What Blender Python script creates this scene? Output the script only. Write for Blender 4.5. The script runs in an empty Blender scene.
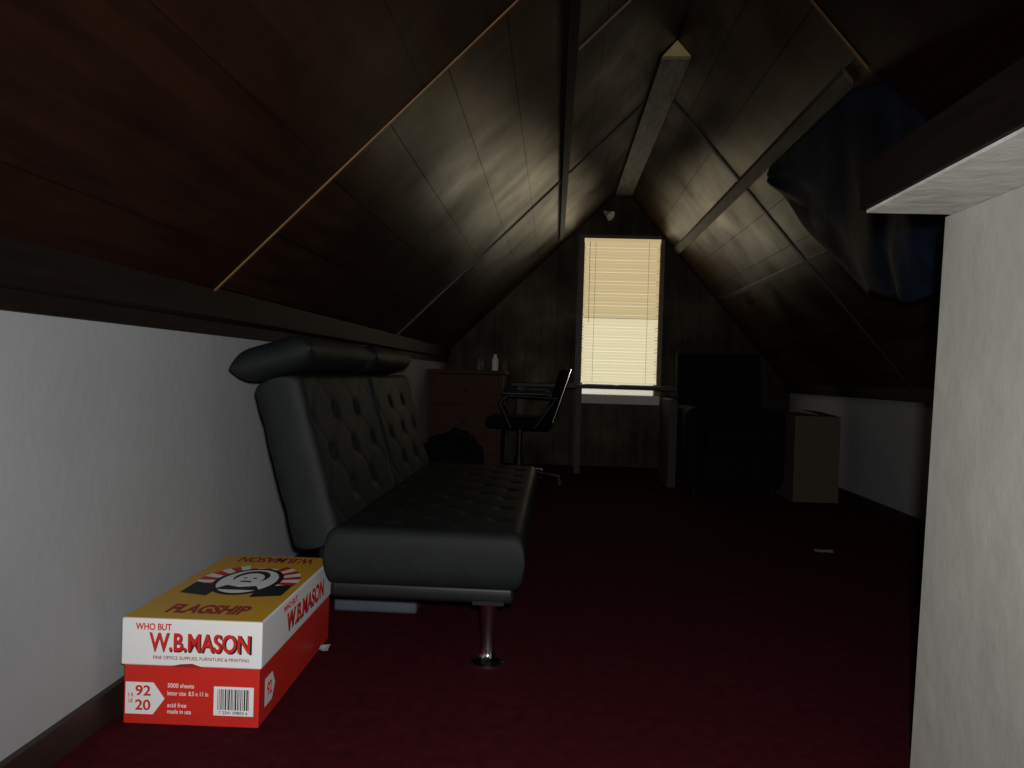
import bpy, bmesh, math, random
from mathutils import Vector, Matrix, noise
random.seed(4)
S = bpy.context.scene
S.view_settings.view_transform = 'Standard'

# ------------------------------------------------------------ materials
def mat(name, col, rough=0.6, metal=0.0, spec=0.5, var=0.0, nscale=8.0, bump=0.0, bscale=40.0,
        stretch=(1,1,1), col2=None, emit=None, estr=0.0, rvar=0.0):
    m = bpy.data.materials.new(name); m.use_nodes = True
    nt = m.node_tree; b = nt.nodes['Principled BSDF']
    b.inputs['Roughness'].default_value = rough
    b.inputs['Metallic'].default_value = metal
    b.inputs['Specular IOR Level'].default_value = spec
    tc = nt.nodes.new('ShaderNodeTexCoord'); mp = nt.nodes.new('ShaderNodeMapping')
    mp.inputs['Scale'].default_value = stretch
    nt.links.new(tc.outputs['Object'], mp.inputs['Vector'])
    n = nt.nodes.new('ShaderNodeTexNoise'); n.inputs['Scale'].default_value = nscale; n.inputs['Detail'].default_value = 5
    nt.links.new(mp.outputs[0], n.inputs['Vector'])
    r = nt.nodes.new('ShaderNodeValToRGB')
    c2 = col2 if col2 else tuple(c*(1-var) for c in col)
    r.color_ramp.elements[0].position = 0.3; r.color_ramp.elements[1].position = 0.7
    r.color_ramp.elements[0].color = (*c2, 1); r.color_ramp.elements[1].color = (*col, 1)
    nt.links.new(n.outputs['Fac'], r.inputs['Fac'])
    nt.links.new(r.outputs['Color'], b.inputs['Base Color'])
    if rvar:
        mr = nt.nodes.new('ShaderNodeMapRange')
        mr.inputs['From Min'].default_value = 0.3; mr.inputs['From Max'].default_value = 0.7
        mr.inputs['To Min'].default_value = rough - rvar; mr.inputs['To Max'].default_value = rough + rvar
        n3 = nt.nodes.new('ShaderNodeTexNoise'); n3.inputs['Scale'].default_value = 2.2; n3.inputs['Detail'].default_value = 4
        nt.links.new(tc.outputs['Object'], n3.inputs['Vector'])
        nt.links.new(n3.outputs['Fac'], mr.inputs['Value']); nt.links.new(mr.outputs[0], b.inputs['Roughness'])
    if bump:
        n2 = nt.nodes.new('ShaderNodeTexNoise'); n2.inputs['Scale'].default_value = bscale; n2.inputs['Detail'].default_value = 4
        nt.links.new(mp.outputs[0], n2.inputs['Vector'])
        bp = nt.nodes.new('ShaderNodeBump'); bp.inputs['Strength'].default_value = bump; bp.inputs['Distance'].default_value = 0.01
        nt.links.new(n2.outputs['Fac'], bp.inputs['Height']); nt.links.new(bp.outputs[0], b.inputs['Normal'])
    if emit:
        b.inputs['Emission Color'].default_value = (*emit, 1); b.inputs['Emission Strength'].default_value = estr
    return m

def panel_mat(name, c1, c2, stretch, pitch=0.145, rough=0.36, off=0.0, groove=0.022, spec=0.5, gd=0.8, rv=0.09):
    """grooved wood panelling, grooves at constant X"""
    m = mat(name, c1, rough=rough, col2=c2, nscale=3.0, stretch=stretch, rvar=rv, spec=spec)
    nt = m.node_tree; b = nt.nodes['Principled BSDF']
    b.inputs['Specular Tint'].default_value = (1.0, 0.84, 0.66, 1)
    tc = [n for n in nt.nodes if n.type == 'TEX_COORD'][0]
    sx = nt.nodes.new('ShaderNodeSeparateXYZ'); nt.links.new(tc.outputs['Object'], sx.inputs[0])
    def mth(op, a, bval=None):
        n = nt.nodes.new('ShaderNodeMath'); n.operation = op
        if isinstance(a, (int, float)): n.inputs[0].default_value = a
        else: nt.links.new(a, n.inputs[0])
        if bval is not None:
            if isinstance(bval, (int, float)): n.inputs[1].default_value = bval
            else: nt.links.new(bval, n.inputs[1])
        return n.outputs[0]
    t = mth('DIVIDE', mth('ADD', sx.outputs['X'], off + 10), pitch)
    f = mth('FRACT', t)
    g1 = mth('LESS_THAN', f, groove)
    cell = mth('FLOOR', t)
    wn = nt.nodes.new('ShaderNodeTexWhiteNoise'); wn.noise_dimensions = '1D'
    nt.links.new(cell, wn.inputs['W'])
    tone = mth('ADD', mth('MULTIPLY', wn.outputs['Value'], 0.25), 0.85)
    fac = mth('MULTIPLY', tone, mth('SUBTRACT', 1.0, mth('MULTIPLY', g1, gd)))
    old = b.inputs['Base Color'].links[0].from_socket
    vm = nt.nodes.new('ShaderNodeVectorMath'); vm.operation = 'SCALE'
    nt.links.new(old, vm.inputs[0]); nt.links.new(fac, vm.inputs['Scale'])
    nt.links.new(vm.outputs[0], b.inputs['Base Color'])
    # mottled, worn varnish: specular level varies, grooves do not shine
    n4 = nt.nodes.new('ShaderNodeTexNoise'); n4.inputs['Scale'].default_value = 2.6; n4.inputs['Detail'].default_value = 5
    n4.inputs['Roughness'].default_value = 0.6
    nt.links.new(tc.outputs['Object'], n4.inputs['Vector'])
    mr = nt.nodes.new('ShaderNodeMapRange'); mr.inputs['From Min'].default_value=0.35; mr.inputs['From Max'].default_value=0.65
    mr.inputs['To Min'].default_value = 0.25*spec; mr.inputs['To Max'].default_value = 1.15*spec
    nt.links.new(n4.outputs['Fac'], mr.inputs['Value'])
    sp = mth('MULTIPLY', mth('SUBTRACT', 1.0, mth('MULTIPLY', g1, gd)), mr.outputs[0])
    nt.links.new(sp, b.inputs['Specular IOR Level'])
    return m

M = {}
M['wall'] = mat('painted_wall', (0.37,0.38,0.39), 0.75, var=0.10, nscale=3, bump=0.12, bscale=30)
M['wallw'] = mat('white_plaster', (0.56,0.57,0.51), 0.7, var=0.14, nscale=5, bump=0.3, bscale=14)
M['soffit'] = mat('peeling_paint', (0.88,0.88,0.82), 0.6, col2=(0.62,0.61,0.54), nscale=9, bump=0.35, bscale=22)
M['carpet'] = mat('red_carpet', (0.064,0.0075,0.0125), 0.95, spec=0.05, var=0.4, nscale=30, bump=0.6, bscale=220)
M['panL'] = panel_mat('panelling_ceiling_l', (0.046,0.021,0.010), (0.018,0.008,0.0045), (9,0.6,9), off=0.01, spec=0.40)
M['panR'] = panel_mat('panelling_ceiling_r', (0.050,0.025,0.013), (0.022,0.011,0.006), (9,0.6,9), off=0.06, spec=0.43)
M['panD'] = panel_mat('panelling_dark', (0.026,0.0095,0.005), (0.012,0.0045,0.003), (9,0.6,9), off=0.03, rough=0.5, spec=0.2, gd=0.4, pitch=0.22, groove=0.012)
M['panG'] = panel_mat('panelling_gable', (0.034,0.025,0.014), (0.017,0.012,0.007), (9,9,0.7), pitch=0.13, rough=0.5, spec=0.25)
M['darkwood'] = mat('dark_beam_wood', (0.011,0.0065,0.005), 0.6, spec=0.2, var=0.5, nscale=5, stretch=(12,1,12), bump=0.2)
M['seam'] = mat('raw_seam_wood', (0.22,0.11,0.045), 0.5, var=0.3, nscale=10)
M['seamd'] = mat('raw_seam_wood_aged', (0.14,0.09,0.05), 0.5, var=0.3, nscale=10)
M['ridge'] = mat('weathered_board', (0.17,0.165,0.12), 0.6, col2=(0.03,0.027,0.02), nscale=5, stretch=(8,1.2,8), bump=0.4)
M['batten'] = mat('worn_batten', (0.08,0.066,0.045), 0.6, col2=(0.015,0.012,0.009), nscale=4, stretch=(8,1.2,8), bump=0.4)
M['insul'] = mat('yellow_board', (0.60,0.48,0.22), 0.9, var=0.3)
M['base'] = mat('baseboard_wood', (0.03,0.018,0.014), 0.5, var=0.3)
M['leather'] = mat('black_leather', (0.0105,0.0130,0.0130), 0.6, spec=0.18, var=0.25, nscale=20, bump=0.08, bscale=160, rvar=0.04)
M['blackfab'] = mat('black_fabric', (0.0035,0.003,0.003), 0.9, spec=0.15, var=0.3, bump=0.3, bscale=90)
M['chrome'] = mat('chrome', (0.7,0.7,0.7), 0.16, metal=1.0)
M['plastic'] = mat('black_plastic', (0.008,0.008,0.010), 0.45, spec=0.3)
M['garm'] = mat('dark_garment', (0.013,0.022,0.046), 0.65, spec=0.12, col2=(0.002,0.0025,0.005), nscale=6, bump=0.25, bscale=25)
M['deskw'] = mat('desk_wood', (0.065,0.023,0.012), 0.6, spec=0.15, col2=(0.035,0.013,0.007), nscale=4, stretch=(1,8,8))
M['tablew'] = mat('table_wood', (0.022,0.017,0.014), 0.5, spec=0.3, var=0.4, nscale=4, stretch=(1,8,8))
M['card'] = mat('cardboard', (0.080,0.064,0.042), 0.85, var=0.15)
M['card2'] = mat('cardboard_dusty', (0.05,0.043,0.035), 0.85, var=0.15)
M['white'] = mat('white_print', (0.82,0.82,0.82), 0.45, var=0.04)
M['red'] = mat('red_print', (0.62,0.024,0.016), 0.45, var=0.08)
M['yel'] = mat('yellow_print', (0.62,0.35,0.03), 0.45, var=0.06)
M['black'] = mat('black_print', (0.008,0.008,0.010), 0.5)
M['dred'] = mat('dark_red_print', (0.28,0.02,0.02), 0.5)
M['paper'] = mat('paper', (0.26,0.26,0.27), 0.8, var=0.15)
M['greyp'] = mat('grey_plastic', (0.07,0.085,0.11), 0.6, var=0.3)
M['frame'] = mat('window_frame_wood', (0.05,0.03,0.018), 0.5, var=0.3)
M['sill'] = mat('window_sill_paint', (0.65,0.63,0.56), 0.6, var=0.1)
M['slatU'] = mat('blind_slat_glow_upper', (0.3,0.25,0.15), 0.6, emit=(0.60,0.48,0.26), estr=0.78)  # daylight behind the blind painted in as emission, dimmer and warmer on upper slats
M['slatL'] = mat('blind_slat_glow_lower', (0.3,0.28,0.2), 0.6, emit=(0.78,0.70,0.45), estr=0.78)  # lower slats: brighter backlight, likewise put into the material as glow
M['glass'] = mat('window_daylight_glass', (0.8,0.8,0.8), 0.2, emit=(1.0,0.95,0.8), estr=0.45)

# ------------------------------------------------------------ mesh helpers
def link(o, parent=None):
    S.collection.objects.link(o)
    if parent: o.parent = parent
    return o
def empty(name):
    e = bpy.data.objects.new(name, None); e.empty_display_size = 0.1
    return link(e)
def mesh(name, vs, fs, m, parent=None, smooth=False):
    me = bpy.data.meshes.new(name); me.from_pydata([tuple(v) for v in vs], [], fs)
    me.materials.append(m)
    bm = bmesh.new(); bm.from_mesh(me)
    bmesh.ops.recalc_face_normals(bm, faces=bm.faces); bm.to_mesh(me); bm.free()
    if smooth:
        for p in me.polygons: p.use_smooth = True
    me.update()
    return link(bpy.data.objects.new(name, me), parent)
def box(name, x0,x1,y0,y1,z0,z1, m, parent=None, bev=0.0, seg=2):
    vs = [(x,y,z) for x in (x0,x1) for y in (y0,y1) for z in (z0,z1)]
    fs = [(0,1,3,2),(4,6,7,5),(0,4,5,1),(2,3,7,6),(0,2,6,4),(1,5,7,3)]
    o = mesh(name, vs, fs, m, parent)
    if bev:
        b = o.modifiers.new('b','BEVEL'); b.width = bev; b.segments = seg; b.limit_method = 'ANGLE'
        for p in o.data.polygons: p.use_smooth = True
        o.modifiers.new('w','WEIGHTED_NORMAL')
    return o
def prism(name, poly, y0, y1, m, parent=None):
    n = len(poly)
    vs = [(x,y0,z) for x,z in poly] + [(x,y1,z) for x,z in poly]
    fs = [tuple(range(n)), tuple(range(2*n-1,n-1,-1))] + [(i,(i+1)%n,n+(i+1)%n,n+i) for i in range(n)]
    return mesh(name, vs, fs, m, parent)
def lathe(name, prof, c, m, parent=None, seg=24, axis=None):
    vs=[]; fs=[]
    for r,z in prof:
        for i in range(seg):
            a = 2*math.pi*i/seg; vs.append(Vector((r*math.cos(a), r*math.sin(a), z)))
    n = len(prof)
    for j in range(n-1):
        for i in range(seg):
            fs.append((j*seg+i, j*seg+(i+1)%seg, (j+1)*seg+(i+1)%seg, (j+1)*seg+i))
    fs.append(tuple(range(seg))); fs.append(tuple(range((n-1)*seg, n*seg)))
    if axis:
        q = Vector((0,0,1)).rotation_difference(Vector(axis)); vs = [q @ v for v in vs]
    vs = [v + Vector(c) for v in vs]
    o = mesh(name, vs, fs, m, parent, smooth=True)
    e = o.modifiers.new('e','EDGE_SPLIT'); e.split_angle = 0.9
    return o
def tube(name, pts, r, m, parent=None):
    cu = bpy.data.curves.new(name,'CURVE'); cu.dimensions='3D'; cu.bevel_depth=r; cu.bevel_resolution=4; cu.use_fill_caps=True
    s = cu.splines.new('POLY'); s.points.add(len(pts)-1)
    for i,p in enumerate(pts): s.points[i].co = (*p,1)
    cu.materials.append(m)
    return link(bpy.data.objects.new(name,cu), parent)
def cushion(name, L, W, T, m, mtx, parent, rx=None, p=3.0, tuft=None, nu=72, nv=48, both=False):
    """rounded cushion, local x=L, y=W, z=T, button tufting (a,b,depth) on +z"""
    r = rx or T/2
    def prof(e):
        k = 1 - min(max(e,0)/r, 1); return (1 - k**p)**(1/p)
    def coords(n, D):
        return [D/2*(0.55*s + 0.45*math.sin(s*math.pi/2)) for s in (-1+2*i/n for i in range(n+1))]
    xs = coords(nu,L); ys = coords(nv,W)
    def extra(D,lst):
        e = [ -D/2 + r*t for t in (0.01,0.04,0.1,0.2,0.35,0.6)]
        return sorted(set([round(v,5) for v in lst+e+[-v for v in e]]))
    xs = extra(L,xs); ys = extra(W,ys)
    nx,ny=len(xs),len(ys); vs=[]; fs=[]
    idt={}; idb={}
    for i,x in enumerate(xs):
        for j,y in enumerate(ys):
            h = T/2*prof(L/2-abs(x))*prof(W/2-abs(y))
            d = 0
            if tuft:
                a,b,dep = tuft
                pp = x/a+y/b; qq = x/a-y/b
                dp = abs(pp-round(pp)); dq = abs(qq-round(qq))
                d = dep*(0.18*math.exp(-(dp/0.06)**2)+0.18*math.exp(-(dq/0.06)**2)) + dep*1.3*math.exp(-((dp/0.15)**2+(dq/0.15)**2))
                ed = min(L/2-abs(x), W/2-abs(y)); d *= min(1,max(0,(ed-0.01)/0.04))
            edge = i in (0,nx-1) or j in (0,ny-1)
            if edge:
                idt[i,j]=idb[i,j]=len(vs); vs.append(Vector((x,y,0)))
            else:
                idt[i,j]=len(vs); vs.append(Vector((x,y,h-d)))
                idb[i,j]=len(vs); vs.append(Vector((x,y,-h+(d if both else 0))))
    for i in range(nx-1):
        for j in range(ny-1):
            fs.append((idt[i,j],idt[i+1,j],idt[i+1,j+1],idt[i,j+1]))
            fs.append((idb[i,j],idb[i,j+1],idb[i+1,j+1],idb[i+1,j]))
    return mesh(name, [mtx @ v for v in vs], fs, m, parent, smooth=True)
def frame_mtx(c, ex, ey, ez):
    m = Matrix.Identity(4)
    for k,e in enumerate((ex,ey,ez)):
        e = Vector(e).normalized()
        for r in range(3): m[r][k] = e[r]
    for r in range(3): m[r][3] = c[r]
    return m

# ------------------------------------------------------------ room shell
XL, XR, XA, ZA = -0.92, 1.95, 0.525, 2.33
SL = (ZA-0.835)/(XA+0.99); SR = (ZA-0.68)/(XR-XA)
zl = lambda x: 0.835 + SL*(x+0.99)
zr = lambda x: ZA - SR*(x-XA)
Y0, Y1 = -1.2, 6.95
box('floor', -1.05, 2.1, Y0-0.1, Y1+0.1, -0.1, 0, M['carpet'])
prism('wall_left', [(XL-0.1,0),(XL,0),(XL,zl(XL)-0.002),(XL-0.1,zl(XL-0.1)-0.002)], Y0, Y1, M['wall'])
prism('wall_right', [(XR,0),(XR+0.1,0),(XR+0.1,zr(XR+0.1)-0.002),(XR,zr(XR)-0.002)], Y0, Y1, M['wall'])
t = 0.08
prism('ceiling', [(XL-0.12,zl(XL-0.12)),(XA,ZA),(XA,ZA+t),(XL-0.12,zl(XL-0.12)+t)], Y0, Y1+0.1, M['panL'])
prism('ceiling.001', [(XA,ZA),(XR+0.12,zr(XR+0.12)),(XR+0.12,zr(XR+0.12)+t),(XA,ZA+t)], Y0, Y1+0.1, M['panR'])
wx0,wx1,wz0,wz1 = 0.215,0.855,0.60,1.90
def gable(name, y0, y1, hole, m):
    if hole:
        polys = [[(XL,0),(wx0,0),(wx0,zl(wx0)),(XL,zl(XL))],
                 [(wx0,0),(wx1,0),(wx1,wz0),(wx0,wz0)],
                 [(wx0,wz1),(wx1,wz1),(wx1,zr(wx1)),(XA,ZA),(wx0,zl(wx0))],
                 [(wx1,0),(XR,0),(XR,zr(XR)),(wx1,zr(wx1))]]
    else: polys = [[(XL,0),(XR,0),(XR,zr(XR)),(XA,ZA),(XL,zl(XL))]]
    vs=[]; fs=[]
    for p in polys:
        b=len(vs); n=len(p)
        vs += [(x,y0,z) for x,z in p]+[(x,y1,z) for x,z in p]
        fs += [tuple(b+i for i in range(n)), tuple(b+n+i for i in reversed(range(n)))]
        fs += [(b+i,b+(i+1)%n,b+n+(i+1)%n,b+n+i) for i in range(n)]
    return mesh(name, vs, fs, m)
gable('wall_back', Y1, Y1+0.1, True, M['panG'])
gable('wall_front', Y0-0.1, Y0, False, M['panG'])
box('baseboard_left', XL, XL+0.015, Y0, Y1, 0, 0.065, M['base'])
box('baseboard_right', XR-0.015, XR, Y0, Y1, 0, 0.05, M['base'])
prism('trim_1', [(XL,0.83),(XL+0.02,0.83),(XL+0.02,0.865),(XL+0.045,0.875),(XL+0.045,zl(XL+0.045)-0.001),(XL,zl(XL)-0.001)], Y0, Y1, M['darkwood'])
prism('trim_2', [(XR-0.05,0.665),(XR,0.665),(XR,zr(XR)-0.001),(XR-0.05,zr(XR-0.05)-0.001)], Y0, Y1, M['darkwood'])
def slope_strip(name, f, xa, xb, ya, yb, th, m):
    poly=[(xa,f(xa)),(xb,f(xb)),(xb,f(xb)-th),(xa,f(xa)-th)]
    return prism(name, poly, ya, yb, m)
slope_strip('trim_3', zl, 0.012, 0.045, Y0, 6.5, 0.025, M['darkwood'])
slope_strip('trim_4', zr, 0.955, 0.99, 2.9, Y1, 0.022, M['batten'])
slope_strip('trim_5', zl, -0.90, 0.010, 2.08, 2.089, 0.010, M['seam'])
slope_strip('trim_6', zl, -0.88, 0.010, 4.54, 4.560, 0.010, M['black'])
slope_strip('trim_7', zl, 0.05, 0.45, 2.825, 2.835, 0.010, M['seamd'])
slope_strip('trim_17', zl, 0.05, 0.45, 4.54, 4.555, 0.010, M['black'])
slope_strip('trim_8', zr, 0.60, 0.99, 2.765, 2.777, 0.011, M['seam'])
slope_strip('trim_9', zr, 0.58, 1.90, 4.50, 4.53, 0.010, M['black'])
slope_strip('trim_10', zr, 1.32, 1.335, 2.9, Y1, 0.006, M['black'])
slope_strip('trim_11', zl, 0.0, 0.008, Y0, 6.5, 0.006, M['black'])
slope_strip('trim_15', zl, XL+0.046, 0.0, Y0, 2.079, 0.006, M['panD'])
slope_strip('trim_16', zr, 0.60, XR-0.06, Y0, 2.764, 0.006, M['panD'])
# ridge board
prism('trim_12', [(XA-0.068,ZA-0.085),(XA+0.068,ZA-0.085),(XA+0.068,ZA-0.068),(XA,ZA-0.01),(XA-0.068,ZA-0.068)], 3.95, Y1, M['ridge'])
prism('trim_13', [(XA-0.066,ZA-0.08),(XA+0.066,ZA-0.08),(XA,ZA-0.006)], 3.90, 3.945, M['insul'])
# stair partition (right, near), end face slightly out of plumb
prof=[(Y0,0),(1.62,0),(1.555,1.06),(Y0,1.06)]
vs=[(0.705,y,z) for y,z in prof]+[(0.80,y,z) for y,z in prof]
mesh('wall_stair', vs, [(0,1,2,3),(7,6,5,4),(0,4,5,1),(1,5,6,2),(2,6,7,3),(3,7,4,0)], M['wallw'])
box('wall_stair_soffit', 0.556, 0.80, Y0, 1.535, 1.061, 1.066, M['soffit'])
box('trim_14', 0.548, 0.80, Y0, 1.55, 1.067, 1.150, M['darkwood'], bev=0.004)

# ------------------------------------------------------------ window
win = empty('window_1')
box('casing_left', wx0-0.045, wx0, Y1-0.02, Y1-0.001, wz0-0.05, wz1, M['frame'], win)
box('casing_right', wx1, wx1+0.03, Y1-0.02, Y1-0.001, wz0-0.05, wz1, M['seam'], win)
box('casing_head', wx0-0.045, wx1, Y1-0.02, Y1-0.001, wz1, wz1+0.03, M['frame'], win)
box('jamb_left', wx0, wx0+0.02, Y1, Y1+0.1, wz0, wz1, M['frame'], win)
box('jamb_right', wx1-0.02, wx1, Y1, Y1+0.1, wz0, wz1, M['seam'], win)
box('sash_rail', wx0+0.02, wx1-0.02, Y1+0.06, Y1+0.09, 1.22, 1.26, M['frame'], win)
box('pane', wx0, wx1, Y1+0.094, Y1+0.099, wz0, wz1, M['glass'], win)
box('sill', wx0-0.02, wx1+0.02, Y1-0.06, Y1+0.05, wz0-0.075, wz0-0.001, M['sill'], win, bev=0.005)
bl = empty('window_blind')
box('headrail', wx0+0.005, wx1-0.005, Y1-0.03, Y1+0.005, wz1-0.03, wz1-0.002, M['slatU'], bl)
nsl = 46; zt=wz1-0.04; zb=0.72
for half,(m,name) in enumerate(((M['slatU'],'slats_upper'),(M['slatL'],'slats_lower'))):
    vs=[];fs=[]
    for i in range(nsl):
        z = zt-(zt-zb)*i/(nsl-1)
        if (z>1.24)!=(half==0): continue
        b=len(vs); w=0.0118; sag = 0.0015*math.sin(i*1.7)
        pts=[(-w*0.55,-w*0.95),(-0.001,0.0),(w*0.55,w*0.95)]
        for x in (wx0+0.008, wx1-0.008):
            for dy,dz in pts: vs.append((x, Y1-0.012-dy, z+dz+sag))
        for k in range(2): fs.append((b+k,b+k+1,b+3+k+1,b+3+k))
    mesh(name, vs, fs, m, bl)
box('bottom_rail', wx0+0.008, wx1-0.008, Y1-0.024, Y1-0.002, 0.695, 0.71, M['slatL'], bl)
for x in (wx0+0.1, wx1-0.1):
    tube('cord', [(x,Y1-0.026,wz1-0.03),(x,Y1-0.026,0.7)], 0.0012, M['card'], bl)
tube('wand', [(wx0+0.05,Y1-0.035,wz1-0.03),(wx0+0.055,Y1-0.035,1.2)], 0.002, M['card'], bl)

# ------------------------------------------------------------ carton
cx0,cx1,cy0,cy1 = -0.878,-0.584,1.672,2.27
bx = empty('paper_carton')
box('carton_body', cx0+0.005,cx1-0.005,cy0+0.005,cy1-0.005,0.0,0.18, M['red'], bx, bev=0.003)
box('carton_lid', cx0,cx1,cy0,cy1,0.124,0.222, M['white'], bx, bev=0.004)
box('lid_top_print', cx0+0.004,cx1-0.004,cy0+0.004,cy1-0.004,0.2222,0.2228, M['yel'], bx)
def text(name, body, width, height, loc, rot, m, parent, off=0.0):
    cu = bpy.data.curves.new(name,'FONT'); cu.body=body; cu.size=0.05; cu.extrude=0.0003; cu.offset=off
    cu.align_x='CENTER'; cu.align_y='CENTER'; cu.materials.append(m)
    o = link(bpy.data.objects.new(name,cu)); bpy.context.view_layer.update()
    d = o.dimensions
    o.scale = (width/max(d.x,1e-4), height/max(d.y,1e-4), 1)
    o.rotation_euler = rot; o.location = loc; o.parent = parent
    return o
H = math.pi/2
F = (H,0,0); R = (H,0,H); T = (0,0,0)
yf = cy0-0.0006
text('lid_text_small','WHO BUT',0.075,0.014,(cx0+0.068,yf,0.205),F,M['red'],bx,0.001)
text('lid_text_shadow','W.B.MASON',0.214,0.040,(cx0+0.168,yf-0.0001,0.1715),F,M['black'],bx,0.0012)
text('lid_text_main','W.B.MASON',0.210,0.038,(cx0+0.166,yf-0.0008,0.1735),F,M['red'],bx,0.0012)
text('lid_text_tag','FINE OFFICE SUPPLIES, FURNITURE & PRINTING',0.20,0.008,(cx0+0.168,yf,0.142),F,M['dred'],bx)
text('lid_side_shadow','W.B.MASON',0.33,0.046,(cx1+0.0007,cy0+0.34,0.165),R,M['black'],bx,0.0012)
text('lid_side_main','W.B.MASON',0.325,0.044,(cx1+0.0014,cy0+0.34,0.167),R,M['red'],bx,0.0012)
text('lid_side_small','WHO BUT',0.11,0.014,(cx1+0.0007,cy0+0.20,0.205),R,M['red'],bx,0.001)
yb_ = cy0+0.0045
tag=[(cx0+0.010,0.022),(cx0+0.068,0.022),(cx0+0.092,0.055),(cx0+0.068,0.088),(cx0+0.010,0.088)]
prism('arrow_tag', tag, yb_-0.001, yb_, M['white'], bx)
text('tag_text_1','92',0.032,0.022,(cx0+0.047,yb_-0.0015,0.070),F,M['red'],bx,0.001)
text('tag_text_2','20',0.032,0.022,(cx0+0.047,yb_-0.0015,0.040),F,M['red'],bx,0.001)
text('tag_text_3','5 R\nLB',0.012,0.02,(cx0+0.021,yb_-0.0015,0.055),F,M['red'],bx)
for i,(s,w,z) in enumerate((('5000 sheets',0.055,0.083),('letter size  8.5 x 11 in',0.085,0.067),('acid free',0.04,0.042),('made in usa',0.05,0.029))):
    text('spec_text_%d'%i, s, w, 0.009, (cx0+0.098+w/2,yb_-0.0006,z),F,M['white'],bx,0.0003)
box('barcode_patch', cx0+0.195,cx0+0.278,yb_-0.001,yb_,0.025,0.085,M['white'],bx)
vs=[];fs=[]; x=cx0+0.203
while x < cx0+0.268:
    w=random.choice((0.0012,0.002,0.003)); b=len(vs)
    vs+=[(x,yb_-0.0013,0.037),(x+w,yb_-0.0013,0.037),(x+w,yb_-0.0013,0.080),(x,yb_-0.0013,0.080)]
    fs.append((b,b+1,b+2,b+3)); x+=w+random.choice((0.0012,0.002))
mesh('barcode', vs, fs, M['black'], bx)
text('barcode_digits','7 2341 09855 6',0.06,0.006,(cx0+0.236,yb_-0.0013,0.031),F,M['black'],bx)
mesh('lid_tear', [(cx0+0.10,cy0-0.0006,0.124),(cx0+0.125,cy0-0.0006,0.130),(cx0+0.15,cy0-0.0006,0.132),(cx0+0.175,cy0-0.0006,0.124)],[(0,1,2,3)],M['dred'],bx)
prs=[(0.0,0.03),(0.05,0.03),(0.07,0.06),(0.05,0.09),(0.0,0.09)]
mesh('side_tag',[(cx1-0.0044,cy0+0.04+a,z) for a,z in prs],[(0,1,2,3,4)],M['white'],bx)
text('side_tag_text','92',0.03,0.03,(cx1-0.0040,cy0+0.07,0.06),R,M['red'],bx,0.001)
zc=0.2230; ecx=(cx0+cx1)/2+0.006; ecy=cy0+0.32
def disc(name, cx,cy,z,rx,ry,m,seg=40):
    return mesh(name,[(cx+rx*math.cos(2*math.pi*i/seg),cy+ry*math.sin(2*math.pi*i/seg),z) for i in range(seg)],[tuple(range(seg))],m,bx)
for k in range(2):
    vs=[];fs=[]; n=32
    for i in range(n):
        if i%2!=k: continue
        a0=2*math.pi*i/n; a1=2*math.pi*(i+1)/n; b=len(vs)
        q=1.0 if abs(math.cos((a0+a1)/2))>0.45 else 0.8
        if math.sin((a0+a1)/2)<-0.3: continue
        vs+=[(ecx,ecy,zc),(ecx+0.122*q*math.cos(a0),ecy+0.17*q*math.sin(a0),zc),(ecx+0.122*q*math.cos(a1),ecy+0.17*q*math.sin(a1),zc)]
        fs.append((b,b+1,b+2))
    mesh('emblem_rays_%d'%k,vs,fs,M['red'] if k else M['white'],bx)
disc('emblem_ring',ecx,ecy,zc+0.0004,0.080,0.128,M['black'])
disc('emblem_field',ecx,ecy,zc+0.0008,0.068,0.112,M['white'])
disc('emblem_hair',ecx-0.002,ecy+0.035,zc+0.0012,0.042,0.062,M['black'])
disc('emblem_face',ecx-0.002,ecy+0.012,zc+0.0016,0.034,0.060,M['white'])
mesh('emblem_coat',[(ecx-0.055,ecy-0.085,zc+0.0012),(ecx+0.055,ecy-0.085,zc+0.0012),(ecx+0.035,ecy-0.045,zc+0.0012),(ecx,ecy-0.06,zc+0.0012),(ecx-0.035,ecy-0.045,zc+0.0012)],[(0,1,2,3,4)],M['black'],bx)
disc('emblem_eye_a',ecx-0.014,ecy+0.022,zc+0.002,0.005,0.006,M['black'])
disc('emblem_eye_b',ecx+0.010,ecy+0.022,zc+0.002,0.005,0.006,M['black'])
mesh('emblem_moustache',[(ecx-0.018,ecy-0.016,zc+0.002),(ecx+0.014,ecy-0.016,zc+0.002),(ecx+0.008,ecy-0.003,zc+0.002),(ecx-0.012,ecy-0.003,zc+0.002)],[(0,1,2,3)],M['black'],bx)
for s in (-1,1):
    mesh('emblem_banner',[(ecx+s*0.118,ecy-0.12,zc+0.0006),(ecx+s*0.05,ecy-0.14,zc+0.0006),(ecx+s*0.045,ecy-0.05,zc+0.0006),(ecx+s*0.118,ecy-0.02,zc+0.0006)],[(0,1,2,3)],M['black'],bx)
text('top_text_front','FLAGSHIP',0.17,0.066,(ecx,cy0+0.072,zc+0.0004),T,M['dred'],bx,0.002)
text('top_text_back','W.B.MASON',0.20,0.06,(ecx,cy1-0.05,zc+0.0004),(0,0,math.pi),M['dred'],bx,0.0012)
pv = Matrix.Translation((cx1,cy0,0))
bx.matrix_world = pv @ Matrix.Rotation(math.radians(1.5),4,'Z') @ pv.inverted()

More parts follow.
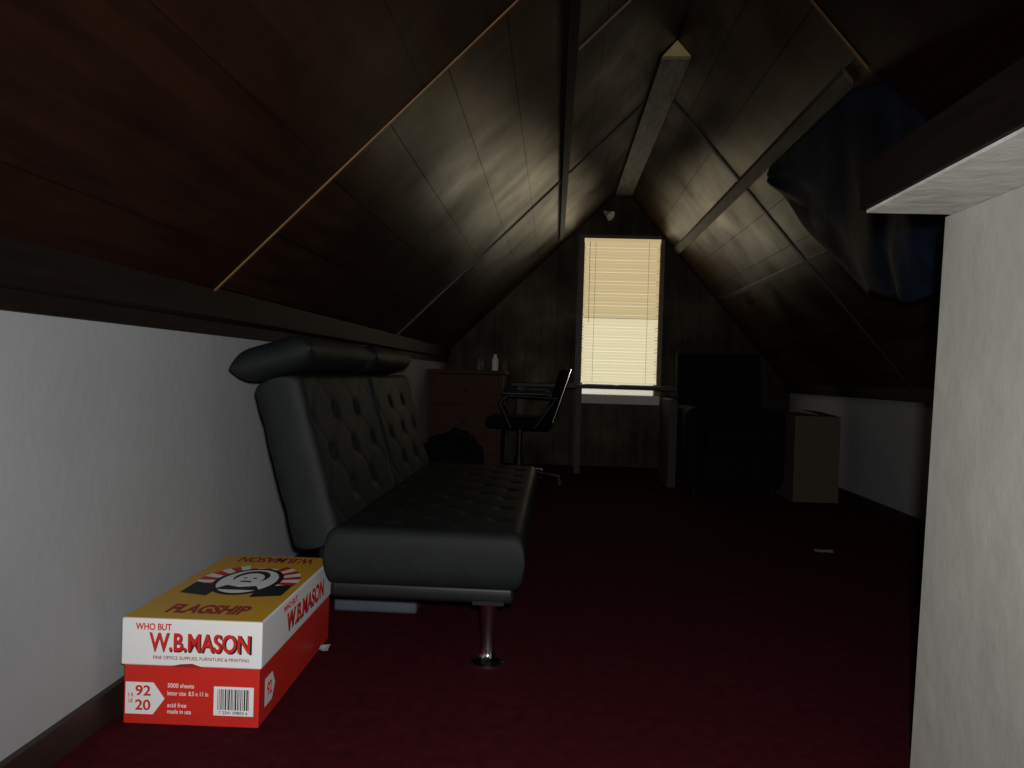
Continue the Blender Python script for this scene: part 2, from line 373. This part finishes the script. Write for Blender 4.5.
# ------------------------------------------------------------ sofa bed
sf = empty('futon_sofa')
ya,yb = 2.08,3.68
cushion('seat', yb-ya, 0.515, 0.15, M['leather'], frame_mtx((-0.3175,(ya+yb)/2,0.272),(0,1,0),(-1,0,0),(0,0,1)), sf, rx=0.036, p=3.0, tuft=(0.20,0.18,0.009), nu=150, nv=60)
box('seat_frame', -0.56,-0.085,ya+0.02,yb-0.02,0.160,0.205, M['plastic'], sf, bev=0.012)
d = Vector((-0.115,0,0.40)).normalized()
mid=(ya+yb)/2
for i,(a,b) in enumerate(((ya+0.01,mid-0.012),(mid+0.012,yb-0.01))):
    cushion('backrest_%d'%i, b-a, 0.45, 0.130, M['leather'], frame_mtx((-0.655,(a+b)/2,0.505),(0,1,0),d,Vector((0,1,0)).cross(d)), sf, rx=0.032, p=3.0, tuft=(0.25,0.22,0.013), nu=100, nv=60, both=True)
    hd = Vector((-1,0,-0.30)).normalized()
    cushion('headrest_%d'%i, b-a-0.07, 0.225, 0.092, M['leather'], frame_mtx((-0.742,(a+b)/2,0.772),(0,1,0),hd,Vector((0,1,0)).cross(hd)), sf, rx=0.06, p=2.2, nu=40, nv=24)
def leg(x,y,m):
    lathe('leg', [(0.043,0.0),(0.043,0.006),(0.024,0.016),(0.019,0.03),(0.019,0.09),(0.023,0.15),(0.026,0.165)], (x,y,0), m, sf)
    box('leg_plate', x-0.04,x+0.04,y-0.04,y+0.04,0.160,0.170, M['plastic'], sf)
leg(-0.15,2.13,M['chrome']); leg(-0.15,3.6,M['chrome']); leg(-0.52,2.95,M['blackfab']); leg(-0.50,3.5,M['blackfab'])
box('hinge_near', -0.66,-0.56,2.34,2.36,0.18,0.34, M['plastic'], sf, bev=0.008)
box('hinge_far', -0.66,-0.56,yb-0.05,yb-0.03,0.18,0.34, M['plastic'], sf, bev=0.008)
st = empty('storage_bin')
box('bin_body', -0.66,-0.40,2.52,2.84,0.0,0.05, M['greyp'], st, bev=0.01)
box('bin_lid', -0.67,-0.39,2.51,2.85,0.0505,0.062, M['greyp'], st, bev=0.004)

# ------------------------------------------------------------ paper bits
def scrap(name, c, r, m, h=0.01):
    vs=[];fs=[];n=6
    for i in range(n):
        for j in range(n):
            x=(i/(n-1)-.5)*2*r; y=(j/(n-1)-.5)*1.4*r
            vs.append((c[0]+x+0.2*y, c[1]+y, 0.001+h*(0.5+0.5*noise.noise(Vector((x*40,y*40,c[0]*9))))))
    for i in range(n-1):
        for j in range(n-1): fs.append((i*n+j,(i+1)*n+j,(i+1)*n+j+1,i*n+j+1))
    o = mesh(name,vs,fs,m,smooth=False); s=o.modifiers.new('s','SOLIDIFY'); s.thickness=0.001; return o
scrap('paper_scrap',(1.22,3.74,0),0.04,M['paper'])
scrap('paper_scrap.001',(-0.575,2.12,0),0.012,M['paper'],0.04)

# ------------------------------------------------------------ wooden cabinet at back left
dk = empty('wooden_cabinet')
box('carcass', -0.90,-0.37,5.95,6.45,0.04,0.74, M['deskw'], dk, bev=0.004)
box('top', -0.91,-0.35,5.93,6.47,0.741,0.77, M['deskw'], dk, bev=0.005)
box('plinth', -0.88,-0.39,5.97,6.43,0.0,0.04, M['darkwood'], dk)
for i in range(3):
    z0=0.07+i*0.225
    box('drawer_%d'%i, -0.87,-0.40,5.940,5.949,z0,z0+0.215, M['deskw'], dk, bev=0.003)
    lathe('knob_%d'%i, [(0.004,0),(0.004,0.012),(0.013,0.018),(0.012,0.026),(0.002,0.03)], (-0.635,5.94,z0+0.1), M['plastic'], dk, seg=12, axis=(0,-1,0))
lathe('plastic_bottle', [(0.022,0),(0.024,0.01),(0.024,0.08),(0.012,0.10),(0.012,0.118),(0.009,0.12)], (-0.44,6.1,0.7705), M['sill'], seg=16)
lathe('glass_jar', [(0.028,0),(0.03,0.01),(0.03,0.06),(0.024,0.07),(0.026,0.072),(0.026,0.085)], (-0.56,6.15,0.7705), M['greyp'], seg=16)
lathe('glass_jar.001', [(0.02,0),(0.022,0.01),(0.022,0.05),(0.016,0.06),(0.017,0.075)], (-0.38,6.2,0.7705), M['card'], seg=16)

# table below window
tb = empty('writing_table')
box('table_top', -0.33,1.02,6.33,6.86,0.655,0.685, M['tablew'], tb, bev=0.004)
for x in (-0.28,0.17,0.94):
    for y in (6.37,6.79):
        box('leg', x,x+0.045,y,y+0.045,0,0.654, M['tablew'], tb)
pp = empty('paper_sheets')
box('sheet_1', 0.25,0.47,6.45,6.75,0.6855,0.688, M['paper'], pp)
box('sheet_2', 0.52,0.80,6.42,6.70,0.6855,0.689, M['paper'], pp)

# ------------------------------------------------------------ office chair
oc = empty('office_chair')
ccx,ccy = -0.22,5.6
cushion('seat', 0.44,0.44,0.08, M['blackfab'], frame_mtx((ccx,ccy,0.43),(1,0,0),(0,1,0),(0,0,1)), oc, rx=0.04, p=2.3, nu=24, nv=24)
bd=Vector((0.28,0,1)).normalized()
cushion('back', 0.40,0.34,0.06, M['blackfab'], frame_mtx((ccx+0.245,ccy,0.625),(0,1,0),bd,Vector((0,1,0)).cross(bd)), oc, rx=0.03, p=2.2, nu=24, nv=24)
for s in (-1,1):
    y=ccy+s*0.235
    tube('arm', [(ccx-0.05,y,0.40),(ccx-0.13,y,0.56),(ccx-0.08,y,0.61),(ccx+0.24,y,0.60),(ccx+0.10,y,0.40)], 0.010, M['plastic'], oc)
    box('arm_pad', ccx-0.12,ccx+0.18,y-0.025,y+0.025,0.612,0.635, M['plastic'], oc, bev=0.008)
    tube('back_rail', [(ccx+0.12,ccy+s*0.19,0.40),(ccx+0.22,ccy+s*0.20,0.44),(ccx+0.33,ccy+s*0.20,0.79)], 0.009, M['chrome'], oc)
lathe('column', [(0.03,0.09),(0.03,0.2),(0.02,0.2),(0.02,0.39)], (ccx,ccy,0), M['plastic'], oc, seg=16)
for k in range(5):
    a=2*math.pi*k/5-0.25; x=ccx+0.28*math.cos(a); y=ccy+0.28*math.sin(a)
    tube('base_arm', [(ccx,ccy,0.115),(x,y,0.075)], 0.014, M['chrome'], oc)
    lathe('caster', [(0.02,-0.02),(0.026,-0.015),(0.026,0.015),(0.02,0.02)], (x,y,0.0265), M['plastic'], oc, seg=16, axis=(math.sin(a),-math.cos(a),0))
    tube('caster_stem', [(x,y,0.03),(x,y,0.085)], 0.008, M['chrome'], oc)

def blob(name, c, s, m, seed=0, amp=0.12, parent=None):
    bm=bmesh.new(); bmesh.ops.create_icosphere(bm, subdivisions=5, radius=1)
    for v in bm.verts:
        p=v.co.copy()
        k=1+amp*noise.noise(p*1.6+Vector((seed,0,0)))*1.6+amp*0.5*noise.noise(p*5+Vector((0,seed,0)))
        p=p*k
        if p.z<-0.75: p.z=-0.75-(p.z+0.75)*0.02
        v.co=Vector((p.x*s[0],p.y*s[1],p.z*s[2]))
    mn=min(v.co.z for v in bm.verts)
    for v in bm.verts: v.co=v.co+Vector((c[0],c[1],c[2]-mn))
    me=bpy.data.meshes.new(name); bm.to_mesh(me); bm.free(); me.materials.append(m)
    for p in me.polygons: p.use_smooth=True
    return link(bpy.data.objects.new(name,me),parent)
blob('garbage_bag',(-0.62,4.95,0.001),(0.23,0.25,0.22),M['blackfab'],3,0.2)

# ------------------------------------------------------------ armchair
ac = empty('armchair')
ax0,ax1,ay0,ay1=0.86,1.50,5.35,6.15
box('base', ax0+0.02,ax1-0.02,ay0+0.05,ay1,0.05,0.30, M['blackfab'], ac, bev=0.03, seg=3)
for s,x in ((0,ax0+0.065),(1,ax1-0.065)):
    cushion('arm_%d'%s, 0.72,0.50,0.13, M['blackfab'], frame_mtx((x,ay0+0.38,0.32),(0,1,0),(0,0,1),(1,0,0)), ac, rx=0.065,p=2.2,nu=24,nv=20)
cushion('seat_cushion', 0.38,0.58,0.17, M['blackfab'], frame_mtx(((ax0+ax1)/2,ay0+0.30,0.38),(1,0,0),(0,1,0),(0,0,1)), ac, rx=0.06,p=2.4,nu=24,nv=24)
bk=Vector((0,0.16,1)).normalized()
cushion('back', 0.60,0.66,0.20, M['blackfab'], frame_mtx(((ax0+ax1)/2,ay1-0.13,0.62),(1,0,0),bk,Vector((1,0,0)).cross(bk)), ac, rx=0.09,p=2.4,nu=30,nv=30)
for x in (ax0+0.07,ax1-0.07):
    for y in (ay0+0.09,ay1-0.06):
        lathe('foot',[(0.018,0),(0.025,0.052)],(x,y,0),M['darkwood'],ac,seg=12)
def carton(name,x0,x1,y0,y1,h,z=0.0,m=M['card']):
    e=empty(name)
    t=0.006
    box('side_a',x0,x0+t,y0,y1,z,z+h,m,e); box('side_b',x1-t,x1,y0,y1,z,z+h,m,e)
    box('side_c',x0+t,x1-t,y0,y0+t,z,z+h,m,e); box('side_d',x0+t,x1-t,y1-t,y1,z,z+h,m,e)
    box('bottom',x0+t,x1-t,y0+t,y1-t,z,z+t,m,e)
    w=(x1-x0)/2
    mesh('flap_a',[(x0,y0,z+h),(x0,y1,z+h),(x0+w*0.98,y1,z+h+0.01),(x0+w*0.98,y0,z+h+0.01)],[(0,1,2,3)],m,e)
    mesh('flap_b',[(x1,y0,z+h),(x1,y1,z+h),(x1-w*0.9,y1,z+h+0.03),(x1-w*0.9,y0,z+h+0.03)],[(0,1,2,3)],m,e)
    return e
carton('cardboard_box',1.52,1.80,5.28,5.72,0.54)
carton('cardboard_box.001',0.80,0.855,5.75,6.2,0.60,m=M['card2'])

# ------------------------------------------------------------ hanging clothes on right slope
def drape():
    top=[(1.00,4.02,1.772),(1.00,3.6,1.772),(1.00,3.2,1.770),(1.00,2.9,1.766),(1.01,2.65,1.70),(1.03,2.4,1.50),(1.05,2.15,1.36)]
    bot=[(1.02,4.02,1.68),(1.15,3.60,1.33),(1.19,3.25,1.10),(1.15,2.95,1.06),(1.12,2.7,1.03),(1.12,2.45,1.02),(1.12,2.15,1.00)]
    nu,nv=100,44; vs=[];fs=[]
    def lerp(P,t):
        k=t*(len(P)-1); i=min(int(k),len(P)-2); f=k-i
        return Vector(P[i]).lerp(Vector(P[i+1]),f)
    for i in range(nu+1):
        u=i/nu; a=lerp(top,u); b=lerp(bot,u)
        for j in range(nv+1):
            v=j/nv; p=a.lerp(b,v)
            p.x -= v*(0.03*math.sin(v*math.pi)+0.018*math.sin(u*24+v*4+2*noise.noise(Vector((u*5,v*3,0)))))
            p.z += v*0.03*noise.noise(Vector((u*8,v*6,3)))
            vs.append(p)
    n=nv+1
    for i in range(nu):
        for j in range(nv): fs.append((i*n+j,(i+1)*n+j,(i+1)*n+j+1,i*n+j+1))
    e=empty('hanging_clothes')
    o=mesh('garment',vs,fs,M['garm'],e,smooth=True); s=o.modifiers.new('s','SOLIDIFY'); s.thickness=0.008
drape()

sp = empty('clamp_lamp')
lathe('shade',[(0.012,0),(0.02,0.03),(0.04,0.08),(0.038,0.08),(0.01,0.01)],(0.37,6.82,2.10),M['sill'],sp,seg=20,axis=(0.6,-0.5,-0.5))
tube('stem',[(0.37,6.82,2.10),(0.40,6.9,2.13),(0.42,6.948,2.13)],0.006,M['plastic'],sp)

# ------------------------------------------------------------ lights
def light(name,kind,loc,energy,col,**k):
    l=bpy.data.lights.new(name,kind); l.energy=energy; l.color=col
    for a,b in k.items(): setattr(l,a,b)
    o=bpy.data.objects.new(name,l); o.location=loc; return link(o)
fl=light('camera_flash','SPOT',(0.03,-0.02,0.81),114,(1.0,0.99,0.97),spot_size=math.radians(105),spot_blend=1.0,shadow_soft_size=0.02)
fl.rotation_euler=(math.radians(83),0,math.radians(5))
wl=light('window_daylight','AREA',(0.535,6.88,1.35),1.05,(1.0,0.88,0.66),shape='RECTANGLE',size=0.6,size_y=1.0)
wl.rotation_euler=(-H,0,0)
w=bpy.data.worlds.new('world'); S.world=w; w.use_nodes=True
w.node_tree.nodes['Background'].inputs[0].default_value=(0.5,0.6,0.8,1); w.node_tree.nodes['Background'].inputs[1].default_value=0.3

# ------------------------------------------------------------ camera
cam=bpy.data.cameras.new('camera'); co=link(bpy.data.objects.new('camera',cam)); S.camera=co
cam.sensor_width=36; cam.lens=828/1024*36; cam.clip_start=0.02
Rm=Matrix.Rotation(math.radians(2.9),4,'Z')@Matrix.Rotation(math.radians(90-0.7),4,'X')@Matrix.Rotation(math.radians(1.72),4,'Z')
co.matrix_world=Matrix.Translation((0,0,0.75))@Rm
